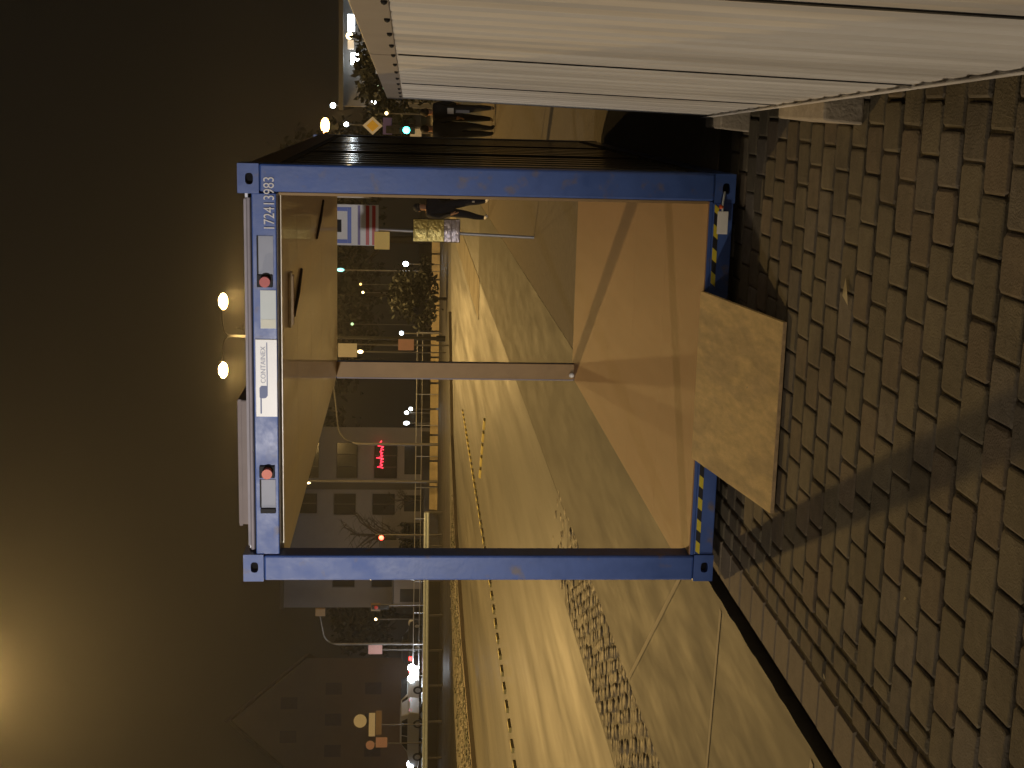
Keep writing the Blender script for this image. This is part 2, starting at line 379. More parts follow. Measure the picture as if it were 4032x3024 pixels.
# corner castings and posts
for ix, x0 in enumerate((0, W-.162)):
    for y0 in (0, L-.162):
        for z0, z1 in ((Z0, Z0+.118), (ZT-.118, ZT)):
            c = MB(); x1 = x0+.162
            if y0 == 0:
                cx = x0+(.084 if ix == 0 else .078); cz = (z0+z1)/2-.006
                inner = holed_front(c, x0-.003, x1, z0, z1, -.004, cx, cz, .032, .022, .05)
                c.box(x0-.003, x1, .047, y0+.162, z0, z1)
                c.add([(x0-.003,-.004,z0),(x1,-.004,z0),(x1,.047,z0),(x0-.003,.047,z0),(x0-.003,-.004,z1),(x1,-.004,z1),(x1,.047,z1),(x0-.003,.047,z1)], [(0,1,2,3),(4,5,6,7),(0,3,7,4),(1,2,6,5)])
                o = part('corner_casting', 'blue_paint', c)
                MB().add([(p[0],p[1]-.0015,p[2]) for p in inner], [tuple(range(24))]).build('casting_hole', 'dark_void', o)
            else:
                c.box(x0-.003, x1, y0, L+.003, z0, z1); part('corner_casting', 'blue_paint', c)
    for y0 in (0, L-pw):
        x0p = 0 if ix == 0 else W-pw
        part('corner_post', 'blue_paint', MB().box(x0p, x0p+pw, y0+.002, y0+pw, Z0+.119, ZT-.119), bevel=.012)
# beams
part('front_bottom_beam', 'blue_paint', MB().box(.163, W-.163, .004, .15, Z0+.005, zf-.022), bevel=.006)
part('floor_edge_trim', 'blue_paint', MB().box(.158, W-.158, .010, .14, zf-.0215, zf-.001), bevel=.003)
part('front_top_beam', 'blue_paint', MB().box(.163, W-.163, .006, .15, zc, 2.778), bevel=.006)
part('gutter_rail', 'pale_rail', MB().tube([(.19,.022,2.797),(W-.19,.022,2.797)], .012, 8))
part('gutter_lip', 'pale_rail', MB().box(.2, W-.2, .06, .075, 2.779, 2.828))
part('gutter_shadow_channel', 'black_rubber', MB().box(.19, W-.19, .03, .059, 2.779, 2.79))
part('back_bottom_beam', 'blue_paint', MB().box(.163, W-.163, L-.15, L-.004, Z0+.005, zf-.022))
part('back_top_beam', 'tan_lining', MB().box(.163, W-.163, L-.15, L-.006, zc+.002, 2.80))
for x0, x1 in ((.003,.13),(W-.13,W-.003)):
    part('side_bottom_rail', 'blue_paint', MB().box(x0, x1, .163, L-.163, Z0+.006, zf-.023))
    part('side_top_rail', 'tan_lining', MB().box(x0, x1, .163, L-.163, zc+.003, 2.80))
# floor and ceiling sheets
fy = [.011, 1.22, 2.43, 3.64, 4.85, L-.012]
part('floor_board', 'plywood', MB().box(pw+.004, W-pw-.004, .0125, .1585, zf-.0008, zf+.006))
fy[0] = .1585
for a, b in zip(fy, fy[1:]):
    part('floor_board', 'plywood', MB().box(.016, W-.052, a+.001, b-.001, zf-.0008, zf+.006))
    part('ceiling_board', 'ceiling_ply', MB().box(.02, W-.052, a+.002, b-.002, zc-.012, zc+.001))
part('roof_sheet', 'galv', MB().box(.01, W-.01, .08, L-.01, 2.803, 2.822))
# linings on the far post and on the inner face of the right post
part('post_lining', 'tan_lining', MB().box(.012, pw+.014, L-pw-.016, L-pw-.003, zf+.007, zc-.013))
part('post_edge', 'pale_rail', MB().tube([(.004,L-pw-.006,zf+.01),(.004,L-pw-.006,zc-.02)], .009, 8))
part('post_foot', 'white_plate', MB().ball((.06,L-pw-.03,zf+.03), .028))
part('post_lining', 'tan_lining', MB().box(W-pw-.018, W-pw-.003, .02, pw, zf+.007, zc-.013))
# glossy side panels with frame
part('panel_frame', 'black_rubber', MB().box(W-.05, W-.002, .16, .21, zf, zc).box(W-.05, W-.002, L-.25, L-.17, zf, zc).box(W-.049, W-.003, .21, L-.25, zf, zf+.05).box(W-.049, W-.003, .21, L-.25, zc-.05, zc))
py = [.212, 2.05, 3.92, L-.252]
for k, (a, b) in enumerate(zip(py, py[1:])):
    n_ = 6; vs = []; prf = [(0,0),(.34,0),(.5,-.03),(.84,-.03)]
    tt = [(a+(b-.03-a)*(i+q_)/n_, o_) for i in range(n_) for q_, o_ in prf]+[(b-.03,0)]
    for z in (zf+.051, zc-.051):
        for y_, o_ in tt: vs.append((W-.010+o_, y_, z))
    m_ = len(tt)
    sp = part('side_panel', 'gloss_panel', MB().add(vs, [(i,i+1,i+1+m_,i+m_) for i in range(m_-1)]))
    sm_ = sp.modifiers.new('solid', 'SOLIDIFY'); sm_.thickness = .002; sm_.offset = 0
    if k < 2: part('mullion', 'black_rubber', MB().box(W-.05, W-.004, b-.03, b, zf+.051, zc-.051))
# ceiling battens
b = part('ceiling_lamp', 'ceiling_ply', MB().box(1.42, 1.76, .55, .64, zc-.035, zc-.0125), bevel=.008)
MB().box(1.44, 1.74, .565, .625, zc-.043, zc-.0355).build('lamp_cover', 'tan_lining', b)
for (x0, y0, x1, y1) in ((1.44,.9,1.66,1.5),(1.72,3.0,1.95,3.8)): part('ceiling_bracket', 'bark', MB().tube([(x0,y0,zc-.016),((x0+x1)/2,(y0+y1)/2,zc-.022),(x1,y1,zc-.016)], .012, 6))
# things on the front top beam
pl = part('name_plate', 'white_plate', MB().box(.997, 1.447, -.004, .0055, 2.645, 2.765), bevel=.001)
lg = MB(); yf = -.0052
lg.prism([(1.015,2.741),(1.105,2.741),(1.105,2.733),(1.015,2.733)], 'y', yf, -.0038)
blob = [(1.105,2.741),(1.115,2.745),(1.165,2.745),(1.178,2.735),(1.178,2.705),(1.168,2.6985),(1.122,2.6985),(1.108,2.708),(1.105,2.72)]
lg.prism(blob, 'y', yf-.0003, -.0037)
lg.prism([(1.165,2.7035),(1.43,2.7035),(1.43,2.6985),(1.165,2.6985)], 'y', yf-.0006, -.0036)
lg.build('plate_logo', 'logo_blue', pl)
t = inst('plate_lettering', text_mesh('CONTAINEX', .040, 'logo_pale', 'plate_lettering'), pl, (1.30,-.0052,2.722)); t.rotation_euler = (R(90),0,0); t.scale = (.92,1,1)
t = inst('serial_number', text_mesh('172413983', .084, 'decal_white', 'serial_number', 0), cont, (2.215,-.0055,2.677)); t.rotation_euler = (R(90),0,0); t.scale = (.80,1,1)
st_ = part('label_sticker', 'sticker_pale', MB().box(1.51, 1.728, .001, .0055, 2.647, 2.735))
MB().box(1.512, 1.562, -.0006, .0009, 2.649, 2.733).build('sticker_band', 'sticker_cream', st_)
for x0, x1, capm, capx in ((1.815,2.035,'red_cap',1.782),(.45,.62,'orange_cap',.668)):
    sb = part('socket_recess', 'grey_plastic', MB().box(x0, x1, .0005, .0055, 2.660, 2.748), bevel=.001)
    MB().box(x0, x1, -.001, .0004, 2.742, 2.752).build('recess_lip', 'black_rubber', sb)
    hs = part('socket_housing', 'black_rubber', MB().box(capx-.036, capx+.036, -.012, .0055, 2.664, 2.752), bevel=.004)
    MB().tube([(capx,-.06,2.703),(capx,-.012,2.706)], .030, 14).build('socket_cap', capm, hs)
part('cable_clamp', 'black_rubber', MB().box(.418, .447, -.012, .0055, 2.660, 2.748), bevel=.003)
# hazard tape on the bottom beam, split by the ramp
for x0, x1 in ((.165,.76),(1.79,2.24)):
    x = x0; k = 0
    while x < x1-.02:
        e = min(x+.068, x1); s = .022
        part('hazard_stripe', 'tape_black' if k % 2 else 'tape_yellow', MB().prism([(x,.137),(e,.137),(e+s,.163),(x+s,.163)], 'y', .0005, .0045)); x = e; k += 1
# white tag wired to the casting
wt = thing('lock_tag', 'bright white tag hanging from the container corner casting on a wire', 'tag', (2.1,-.03,.05))
MB().box(-.003,.127,-.006,.0,.04,.102).build('tag_plate', 'white_plate', wt, bevel=.004)
MB().tube([(.127,-.003,.075),(.16,-.005,.078),(.19,0,.073),(.235,.02,.062)], .006, 8).build('tag_wire', 'sticker_pale', wt)
MB().ball((.152,.0,.083), .014).build('seal', 'orange_cap', wt)
# pack on roof
rp = thing('roof_crate', 'flat pinkish grey pack lying on the container roof', 'crate', (.65,.5,2.822))
MB().box(-.385,.385,-.25,.25,.001,.085).build('pack_body', 'roof_pack', rp, bevel=.01)
MB().box(-.39,.39,-.254,-.2505,.06,.08).build('pack_seam', 'roof_pack', rp)
# ramp
rm = thing('ramp', 'worn plywood ramp leaning from paving up to the container floor', 'ramp', (1.262,0,0))
ang = math.atan2(.185, 1.09)
mt = Matrix.Translation((0,.02,.214)) @ Matrix.Rotation(ang, 4, 'X')
MB().box(-.50,.50,-1.11,0,-.021,0, mt).build('ramp_board', 'ramp_ply', rm, bevel=.002)
MB().box(-.499,.499,-1.114,-1.1105,-.02,-.001, mt).build('board_edge', 'ply_edge', rm)
for x in (-.40,.36): MB().prism([(-.92,.003),(-.06,.003),(-.06,.178),(-.92,.032)], 'x', x, x+.045).build('ramp_bearer', 'ply_edge', rm)

# ================================================================== HOARDING
def hx(y): return 2.754 + (0.339-y)*.0435
def hoarding_panel(ya, yb, label):
    """corrugated sheet between two y values, leaning a little"""
    g = thing('site_hoarding', label, 'hoarding', (hx(ya), ya, 0), 0, 'white corrugated hoarding panels')
    Lp = yb-ya; dx = hx(yb)-hx(ya); zb, zt = .19, 1.985
    def P(t, off, z): return (dx*t+off+(z-.17)*.030, Lp*t, z)
    n = int(abs(Lp)/.19); vs = []; k = 0; pitch = 1/n
    prof = [(0,0),(.38,0),(.47,.007),(.77,.007),(.86,0)]
    ts = [((i+a)*pitch, o) for i in range(n) for a, o in prof] + [(1,0)]
    nz = 3
    for j in range(nz):
        for t, o in ts: vs.append(P(t, o, zb+(zt-zb)*j/(nz-1)))
    m = len(ts); fs = [(j*m+i, j*m+i+1, (j+1)*m+i+1, (j+1)*m+i) for j in range(nz-1) for i in range(m-1)]
    sh = MB().add(vs, fs).build('corrugated_sheet', 'hoard_white', g)
    s = sh.modifiers.new('solid', 'SOLIDIFY'); s.thickness = .0015; s.offset = 1
    def bar(z0, z1, o0, o1, t0=0, t1=1):
        return MB().add([P(t0,o0,z0),P(t1,o0,z0),P(t1,o1,z0),P(t0,o1,z0),P(t0,o0,z1),P(t1,o0,z1),P(t1,o1,z1),P(t0,o1,z1)], [(0,1,2,3),(4,5,6,7),(0,1,5,4),(1,2,6,5),(2,3,7,6),(3,0,4,7)])
    bar(1.945, 2.035, -.006, .036).build('top_rail', 'hoard_rail', g, bevel=.003)
    bar(.168, .188, -.014, .045).build('bottom_rail', 'hoard_white', g, bevel=.002)
    bar(.188, .203, -.014, -.011).build('bottom_lip', 'hoard_white', g)
    bar(.17, 2.02, .03, .034, 0.0, .015).build('end_profile', 'hoard_rail', g)
    # screws along the top
    for i in range(0, n, 2):
        MB().ball(P((i+.15)*pitch, -.008, 1.955), .008, nu=6, nv=4).build('screw', 'black_rubber', g)
    return g
js = [.34, -1.30, -3.02, -4.95, -6.9]
labs = ['white corrugated hoarding panel standing free at the far end beside the blue container',
        'white corrugated hoarding panel second from the end beside the container',
        'white corrugated hoarding panel third from the end beside the container',
        'white corrugated hoarding panel fourth from the end beside the container']
for a, b, l in zip(js, js[1:], labs): hoarding_panel(a-.012, b+.012, l)
pl_ = ['slim steel hoarding post at second joint from the container', 'slim white post at third hoarding joint, rising above top rail', 'slim white post at fourth hoarding joint']
for y, l in zip(js[1:4], pl_):
    g = thing('hoarding_post', l, 'post', (hx(y), y, 0), 0, 'posts between hoarding panels')
    m = Matrix.Rotation(.03, 4, 'Y')
    MB().box(.028,.075,-.03,.03,0,2.06,m).build('post_tube', 'hoard_white', g)
    MB().box(-.010,-.004,-.018,.018,.2,1.94,m).build('joint_gap', 'black_rubber', g)
for (y, l) in ((.16,'pale block under the free end of the hoarding'),(-1.60,'pale block under the middle of the hoarding'),(-4.6,'pale block under the hoarding beyond its third joint')):
    tag(MB().prism([(-.14,-.004),(.14,-.004),(.125,.168),(-.125,.168)], 'y', -.36 if y < -1 and y > -3 else -.2, .36 if y < -1 and y > -3 else .2).build('support_block', 'concrete_block', None, (hx(y)+.05, y, 0), bevel=.01), l, 'block', 'blocks under the hoarding')
# small litter on the paving
lf = MB().add([(-.05,0,0),(-.01,.022,.012),(.05,.005,.004),(.0,-.02,.008)], [(0,1,3),(1,2,3)]).mesh('leaf','leaf_pale')
for (x, y, rz, s, l) in ((2.04,-1.95,.3,1.2,'pale dry leaf lying on the paving in front of the white tag'),(.30,-2.05,1,.35,'tiny pale leaf scrap near the kerb stones'),(1.0,-2.9,2,.3,'tiny pale leaf scrap in the post shadow'),(1.35,-.72,2,.3,'tiny pale leaf scrap on the ramp')):
    o = tag(inst('leaf', lf, None, (x,y,.004 if l[-4:] != 'ramp' else .096), rz), l, 'leaf', 'dry leaves'); o.scale = (s,s,s)

# ================================================================== STREET LAMPS
def mast(name, label, x, y, h, arms, lens, power, col, group='street lamp masts', lr=.25, bulb=.24, cone=170):
    g = thing(name, label, 'street lamp', (x,y,-.1), 0, group)
    MB().tube([(0,0,0),(0,0,h*.5),(0,0,h)], .11, 10, .06).build('pole', 'mast_dark', g)
    MB().tube([(0,0,0),(0,0,.5)], .17, 10).build('pole_base', 'mast_dark', g)
    for ax, ay in arms:
        d = Vector((ax,ay,0)); u = d.normalized(); Ln = d.length
        MB().tube([(0,0,h-.05), (ax*.15,ay*.15,h+.18), (ax*.5,ay*.5,h+.28), (ax,ay,h+.3)], .045, 8).build('arm', 'mast_dark', g)
        rz = math.atan2(u.y, u.x); mm = Matrix.Translation((ax,ay,h+.3)) @ Matrix.Rotation(rz, 4, 'Z')
        hd = MB().box(-.1,.75,-.16,.16,.0,.12, mm).build('lamp_head', 'mast_dark', g, bevel=.03)
        c = mm @ Vector((.38,0,-.06))
        MB().ball(c, bulb, 1.1, .85, .6).build('lamp_lens', lens, hd)
        lamp_light(g, mm @ Vector((.38,0,-.45)), power, col, lr, 'SPOT', (0,0,-1), R(cone), .12)
    return g
mast('street_lamp', 'tall sodium street lamp across the road lighting the container', -17.0, 28.2, 14.5, [(2.9,.5)], 'lamp_sodium', 12500, SODIUM)
mast('street_lamp', 'twin arm sodium street lamp far along the road, both lamps lit', -10.3, 66.4, 12.0, [(1.5,.2),(-1.5,-.2)], 'lamp_sodium', 5000, SODIUM, bulb=.42, cone=179)
mast('street_lamp', 'single lit orange street lamp furthest along the road', -1.9, 150, 11.6, [(1.0,-.3)], 'lamp_orange', 6000, SODIUM, bulb=.8)
mast('street_lamp', 'added warm white lamp across the road, unseen behind the viewpoint', -16.5, -8.0, 6.0, [(1.5,.1)], 'lamp_sodium', 4300, WARM)  # lamp added out of view to lighten the hoarding and container front

# fill floodlight added out of view, brightening the upper part of the container
fl_ = thing('fill_floodlight', 'added fill floodlight unseen behind the viewpoint, brightening the container front', 'floodlight', (-2.6,-15.5,0))
MB().tube([(0,0,.9),(0,0,3.3)], .025, 8).build('added_stand_pole', 'galv', fl_)
for a in (0,120,240): MB().tube([(0,0,1.0),(.6*math.cos(R(a)),.6*math.sin(R(a)),0)], .018, 6).build('leg', 'galv', fl_)  # legs of the added fill floodlight
MB().box(-.18,.18,-.06,.06,3.3,3.56).build('added_lamp_housing', 'black_rubber', fl_, bevel=.01); MB().box(-.15,.15,.061,.066,3.33,3.53).build('lamp_lens', 'lamp_cool', fl_)
lamp_light(fl_, (0,.12,3.43), 5600, (.98,.92,.90), .12, 'SPOT', (2.6,15.5,.55), R(33), 1.0)

# unlit curved arm lamps
def curved_lamp(label, x, y, h, reach, head_w, lensmat, bend=1.2):
    g = thing('curved_lamp', label, 'street lamp', (x,y,-.1), 0, 'curved arm lamp posts')
    pts = [(0,0,0),(0,0,h-bend-.6),(0,0,h-bend)]
    for i in range(1,7):
        a = R(90)*i/6; pts.append((bend*(1-math.cos(a))*.8, 0, h-bend+bend*math.sin(a)*.85))
    pts.append((reach,0,h+.05))
    MB().tube(pts, .10, 8, .05).build('pole', 'pole_grey', g)
    MB().box(reach-.1, reach+.45, -.14, .14, h-.35 if head_w else h-.05, h+.35 if head_w else h+.12).build('lamp_head', lensmat, g, bevel=.02)
    return g
curved_lamp('unlit curved lamp post with a boxy yellowish head before the dark trees', -36.1, 84.5, 8.2, 2.3, True, 'sign_brown')
curved_lamp('unlit slender curved lamp post in front of the grey office building', -19.8, 79.5, 6.9, 4.0, False, 'pole_grey', 1.6)
g = thing('bulb_lamp', 'straight lamp post with a small warm bulb before the office building', 'street lamp', (-22.76,80.8,-.1))
MB().tube([(0,0,0),(0,0,8.65)], .10, 8, .07).build('pole', 'pole_grey', g); MB().ball((-.13,0,8.72), .1, .7,.7,1.4).build('bulb', 'lamp_warm', g)

# small distant lamps: pole and lit head
def far_lamp(label, x, y, z, r, m, sz=1.0, cat='lamp', group='far lamps among the dark trees'):
    g = thing('far_lamp', label, cat, (x,y,-.14), 0, group)
    MB().tube([(0,0,0),(0,0,z+.14-r*.6)], .035, 6).build('pole', 'pole_grey', g)
    MB().ball((0,0,z+.14), r, 1,1,sz, 10, 6).build('lamp_globe', m, g)
for a in (('bright white lamp on a short post under the dark trees',-8.0,81.7,2.2,.17,'head_white'),
          ('dim cyan lamp high in front of the dark trees',-8.47,81.7,6.5,.12,'cyan_dim',2.2),
          ('upper of two tiny warm lamps deep in the trees',-12.1,101.4,5.9,.10,'amber_dim'),
          ('lower of two tiny warm lamps deep in the trees',-12.75,101.3,5.7,.10,'lamp_warm'),
          ('tiny pale lamp high in the trees near the office building',-15.3,100.9,6.55,.12,'green_dim'),
          ('pale lamp on a post beside the round dark bush',-11.7,76.1,2.4,.14,'box_white'),
          ('white lamp nearest the office building, lower of three',-19.77,89.8,1.75,.13,'head_white'),
          ('white lamp nearest the office building, middle of three',-20.05,89.75,2.05,.13,'head_white'),
          ('white lamp nearest the office building, outermost of three',-20.8,89.6,2.05,.13,'head_white',1.6),
          ('warm lamp on a post beside the white road sign',-11.04,66.1,4.6,.10,'lamp_warm',1.6),
          ('pale greenish lamp above the trees left of the container',-38.8,105,7.9,.24,'lamp_cool'),
          ('small warm lamp over the parked cars, upper one',-32.4,88,4.6,.09,'lamp_warm'),
          ('small warm lamp over the parked cars, lower one',-35.6,88,4.2,.10,'lamp_warm')): far_lamp(*a)

# ================================================================== SIGNS
def plate(mb, x0, x1, z0, z1, y, t=.012): return mb.box(x0, x1, y, y+t, z0, z1)
sg = thing('parking_sign', 'road sign post with blue framed board, red striped board and small yellow plate', 'sign', (.81,13.03,-.01), R(-2))
MB().tube([(-.055,0,0),(.06,0,3.4)], .024, 10).build('pole', 'galv', sg)
b = plate(MB(), -.22, .40, 2.39, 3.32, -.045).build('sign_board', 'sign_white', sg)
fr = MB(); plate(fr, -.19, .36, 2.80, 2.86, -.05, .004); plate(fr, -.19, -.13, 2.861, 3.28, -.05, .004); plate(fr, .30, .36, 2.861, 3.28, -.05, .004); plate(fr,-.19,.36,3.281,3.31,-.05,.004)
fr.build('blue_frame', 'sign_blue', b)
MB().prism([(-.02,2.95),(.17,2.95),(.17,3.22),(.05,3.22),(-.02,3.1)], 'y', -.05, -.046).build('pictogram', 'black_rubber', b)
plate(MB(), -.21, .39, 2.665, 2.705, -.05, .004).build('purple_band', 'sign_purple', b)
for z in (2.53, 2.435): plate(MB(), -.21, .39, z, z+.052, -.05, .004).build('red_stripe', 'sign_red', b)
MB().tube([(-.2,-.05,2.39),(-.12,-.05,2.36)], .012, 6).build('clip', 'galv', sg)
plate(MB(), -.27, .0, 2.22, 2.45, -.075).build('yellow_plate', 'sign_yellow', sg)
s2 = thing('information_board', 'crumpled reflective board, yellow above lilac, wrapped round the sign post', 'board', (.82,12.94,0), R(-2))
MB().box(-.155,.20,.004,.02,1.14,1.86).build('backing', 'black_rubber', s2)
for k, (z0, z1, m) in enumerate(((1.63,1.85,'foil_yellow'),(1.385,1.625,'foil_yellow'),(1.27,1.38,'foil_lilac'),(1.15,1.265,'foil_lilac'))):
    n = 6; vs = []; fs = []
    for j in range(n+1):
        for i in range(n+1): vs.append((-.145+.335*i/n, -.004+random.uniform(-.010,.0) if 0<i<n and 0<j<n else -.002, z0+(z1-z0)*j/n))
    for j in range(n):
        for i in range(n): fs.append((j*(n+1)+i, j*(n+1)+i+1, (j+1)*(n+1)+i+1, (j+1)*(n+1)+i))
    MB().add(vs, fs).build('foil_field', m, s2)
s3 = thing('edge_sign', 'narrow white board hanging beside the blue framed sign, seen edge on', 'sign', (1.36,13.1,0), R(8))
MB().box(-.06,.10,-.01,.01,2.52,3.3).build('board', 'sign_white', s3); MB().tube([(.09,.02,0),(.09,.02,3.35)], .022, 8).build('pole', 'galv', s3)
MB().tube([(-.06,-.012,2.52),(.03,-.012,2.42)], .01, 6).build('clip', 'galv', s3)

def pole_sign(name, label, x, y, h, boards, rz=0, group=None):
    g = thing(name, label, 'sign', (x,y,-.14), rz, group)
    MB().tube([(0,0,0),(0,0,h)], .04, 8).build('pole', 'pole_grey', g)
    for nm, m, x0, x1, z0, z1 in boards: plate(MB(), x0, x1, z0+.14, z1+.14, -.07).build(nm, m, g)
    return g
pole_sign('direction_sign', 'grey pole with a white board on top and small pink board', -8.84, 56.3, 5.3, [('white_board','sign_white',-.62,.04,4.4,5.3),('pink_board','sign_pink',-.26,.28,1.68,2.43)], R(10))
pole_sign('lane_sign', 'pale square sign beside the boxy curved lamp post', -35.7, 82.5, 4.7, [('board','sign_pink',-.3,.33,3.6,4.57)], R(20))
g = pole_sign('shop_totem', 'sign cluster with white disc, white panel and brown panel above the cars', -36.9, 73.2, 4.2, [('white_panel','sign_white',-.72,.75,3.85,4.25),('brown_panel','sign_brown',-.62,.9,3.42,3.80)], R(25))
MB().disc((.25,4.95,-.07), .42, 'y', .03).build('disc', 'sign_white', g)
g = pole_sign('rose_sign', 'pinkish panel sign with a small round head beside the white disc sign', -37.9, 72.6, 4.5, [('panel','sign_pink',-.25,.38,3.05,3.78)], R(25))
MB().disc((-.1,4.28,-.07), .28, 'y', .03).build('disc', 'sign_pink', g)
pole_sign('junction_sign', 'small white framed board far beyond the hoarding end', 1.45, 47.3, 2.0, [('board','sign_white',-.28,.2,1.5,1.95)])
g = thing('priority_sign', 'yellow diamond priority road sign with a violet blue square board below', 'sign', (1.68,47.38,-.1))
MB().tube([(0,0,0),(0,0,3.9)], .035, 8).build('pole', 'pole_grey', g)
d = MB().prism([(0,3.15),(.36,3.55),(0,3.95),(-.36,3.55)], 'y', -.08, -.06).build('diamond', 'sign_white', g)
MB().prism([(0,3.3),(.23,3.55),(0,3.8),(-.23,3.55)], 'y', -.085, -.081).build('yellow_face', 'sign_yellow', d)
plate(MB(), -.33, .33, 2.78, 3.14, -.08).build('blue_board', 'sign_purple', g)

def traffic_light(label, x, y, z, lit, colm, rz=0, arm=None):
    g = thing('traffic_light', label, 'traffic light', (x,y,-.14), rz, 'traffic lights')
    MB().tube([(.12,.05,0),(.12,.05,z+.5)], .055, 8).build('pole', 'pole_grey', g)
    hd = MB().box(-.15,.15,-.12,.0,z-.75 if lit == 0 else z-.2,z+.45 if lit == 0 else z+.95).build('signal_head', 'black_rubber', g, bevel=.02)
    MB().ball((0,-.12,z+.14), .14, 1,.4,1, 12, 8).build('lit_lens', colm, hd)
    for k in (1,2):
        zz = z+.14-(.3*k if lit == 0 else -.3*k); MB().ball((0,-.11,zz), .1, 1,.4,1, 10, 6).build('dark_lens', 'black_rubber', hd)
    return g
traffic_light('traffic light showing red before the plain office wall', -22.55, 68.3, 3.42, 0, 'signal_red')
traffic_light('traffic light showing green beyond the hoarding end', 1.55, 47.0, 2.1, 2, 'signal_green')
g = traffic_light('dull traffic light with orange face left of the container', -31.8, 80.8, 4.0, 0, 'sign_red')
plate(MB(), -.3, .3, 3.85, 4.5, -.02).build('backing_board', 'sign_brown', g)

# ================================================================== GUARD RAIL, FENCE AND BARRIER
gr = thing('guard_rail', 'long pale steel guard rail along the far side of the road', 'guard rail', (0,0,0))
A, B = Vector((-42,57.2,0)), Vector((-20.6,66.9,0)); d = (B-A); u = d.normalized(); nn = Vector((u.y,-u.x,0))
prof = [(0,.72),(.04,.76),(.04,.82),(0,.86),(0,.89),(.04,.93),(.04,.99),(0,1.03),(-.012,1.03),(-.012,.72)]
vs = []; 
for P_ in (A, B):
    for o_, z in prof: q = P_+nn*o_; vs.append((q.x,q.y,z-.08))
k = len(prof); MB().add(vs, [(i,(i+1)%k,(i+1)%k+k,i+k) for i in range(k)]+[tuple(range(k)),tuple(range(k,2*k))]).build('rail_beam', 'rail_steel', gr)
for i in range(13):
    q = A+d*(i/12); MB().box(q.x-.05,q.x+.05,q.y+.03,q.y+.12,-.14,.9).build('rail_post', 'pole_grey', gr)
fc = thing('railing', 'thin steel railing with slim posts behind the yellow lit barrier', 'fence', (0,0,0))
A, B = Vector((-44,76,0)), Vector((-13,84,0)); d = B-A
MB().tube([A+Vector((0,0,1.45)), B+Vector((0,0,1.35))], .035, 6).build('top_tube', 'galv', fc); MB().tube([A+Vector((0,0,1.05)), B+Vector((0,0,.98))], .025, 6).build('middle_tube', 'galv', fc)
for i in range(16):
    q = A+d*(i/15); MB().tube([(q.x,q.y,-.14),(q.x,q.y,1.42)], .03, 6).build('post', 'galv', fc)
bs = MB().prism([(-.25,0),(.25,0),(.12,.18),(.08,.55),(-.08,.55),(-.12,.18)], 'x', -.83, .83).mesh('barrier_segment','barrier')
A, B = Vector((-30.5,80.5,0)), Vector((-6,86,0)); d = B-A; n = int(d.length/1.7)
for i in range(n):
    q = A+d*((i+.5)/n); tag(inst('barrier_segment', bs, None, (q.x,q.y,-.14), math.atan2(d.y,d.x)), 'low concrete barrier segment in the yellow lit row beyond the road', 'barrier', 'concrete barrier segments in a row')

# ================================================================== BUILDINGS
A = Vector((-39.2,99.6,0)); B = Vector((-24.7,104.0,0)); d = B-A
ob = thing('office_building', 'grey office block with dark window bays and a red lit sign', 'building', (A.x,A.y,-.14), math.atan2(d.y,d.x))
LB = d.length
wins = []
def sx(x): return (x-A.x)/d.x*LB
for (xa, xb, za, zb_) in ((-31.8,-30.05,2.95,4.9),(-31.8,-30.05,6.25,8.15),(-31.7,-30.05,9.5,11.3),(-28.85,-26.05,2.8,4.8),(-28.85,-25.95,6.15,7.95),(-28.85,-25.95,9.4,11.2),(-37.6,-36.1,2.95,4.9),(-37.6,-36.1,6.25,8.15)):
    wins.append((sx(xa), sx(xb), za+.14, zb_+.14))
xs = sorted({0, LB} | {w_[0] for w_ in wins} | {w_[1] for w_ in wins}); zs = sorted({0, 12.3} | {w_[2] for w_ in wins} | {w_[3] for w_ in wins})
wl = MB()
for x0, x1 in zip(xs, xs[1:]):
    for z0, z1 in zip(zs, zs[1:]):
        cx, cz = (x0+x1)/2, (z0+z1)/2
        if any(a < cx < b_ and c < cz < e for a, b_, c, e in wins): continue
        wl.add([(x0,0,z0),(x1,0,z0),(x1,0,z1),(x0,0,z1)], [(0,1,2,3)])
wl.add([(0,0,0),(0,10,0),(0,10,12.3),(0,0,12.3),(LB,0,0),(LB,10,0),(LB,10,12.3),(LB,0,12.3)], [(0,1,2,3),(4,7,6,5),(1,5,6,2),(3,2,6,7)])
wl.build('wall', 'facade', ob)
MB().box(-.15,LB+.15,-.2,10.2,12.31,12.6).build('roof', 'facade_dark', ob)
for a, b_, c, e in wins:
    f = MB().add([(a,0,c),(b_,0,c),(b_,.25,c),(a,.25,c),(a,0,e),(b_,0,e),(b_,.25,e),(a,.25,e)], [(0,1,2,3),(4,7,6,5),(0,3,7,4),(1,5,6,2)]).build('window', 'facade_dark', ob)
    kk = max(2, int((b_-a)/.8))
    for i in range(kk):
        x0 = a+(b_-a)*i/kk; x1 = a+(b_-a)*(i+1)/kk
        MB().box(x0+.04,x1-.04,.18,.2,c+.05,e-.05).build('pane', 'window_glass', f)
        if i: MB().box(x0-.035,x0+.035,.14,.23,c,e).build('bar', 'facade_dark', f)
for (xa, xb) in ((-35.2,-32.4),(-31.5,-30.2),(-28.5,-26.2)):
    MB().box(sx(xa),sx(xb),-.03,.05,.5,2.35).build('shop_window', 'window_glass', ob)
MB().box(sx(-29.75),sx(-29.2),-.12,-.005,.2,12.2).build('dark_strip', 'facade_dark', ob)  # dark vertical strip on the wall between two window bays
ns = MB(); q = random.Random(5)
xa, xb = sx(-28.0), sx(-25.8)
x = xa
zc_ = 4.28
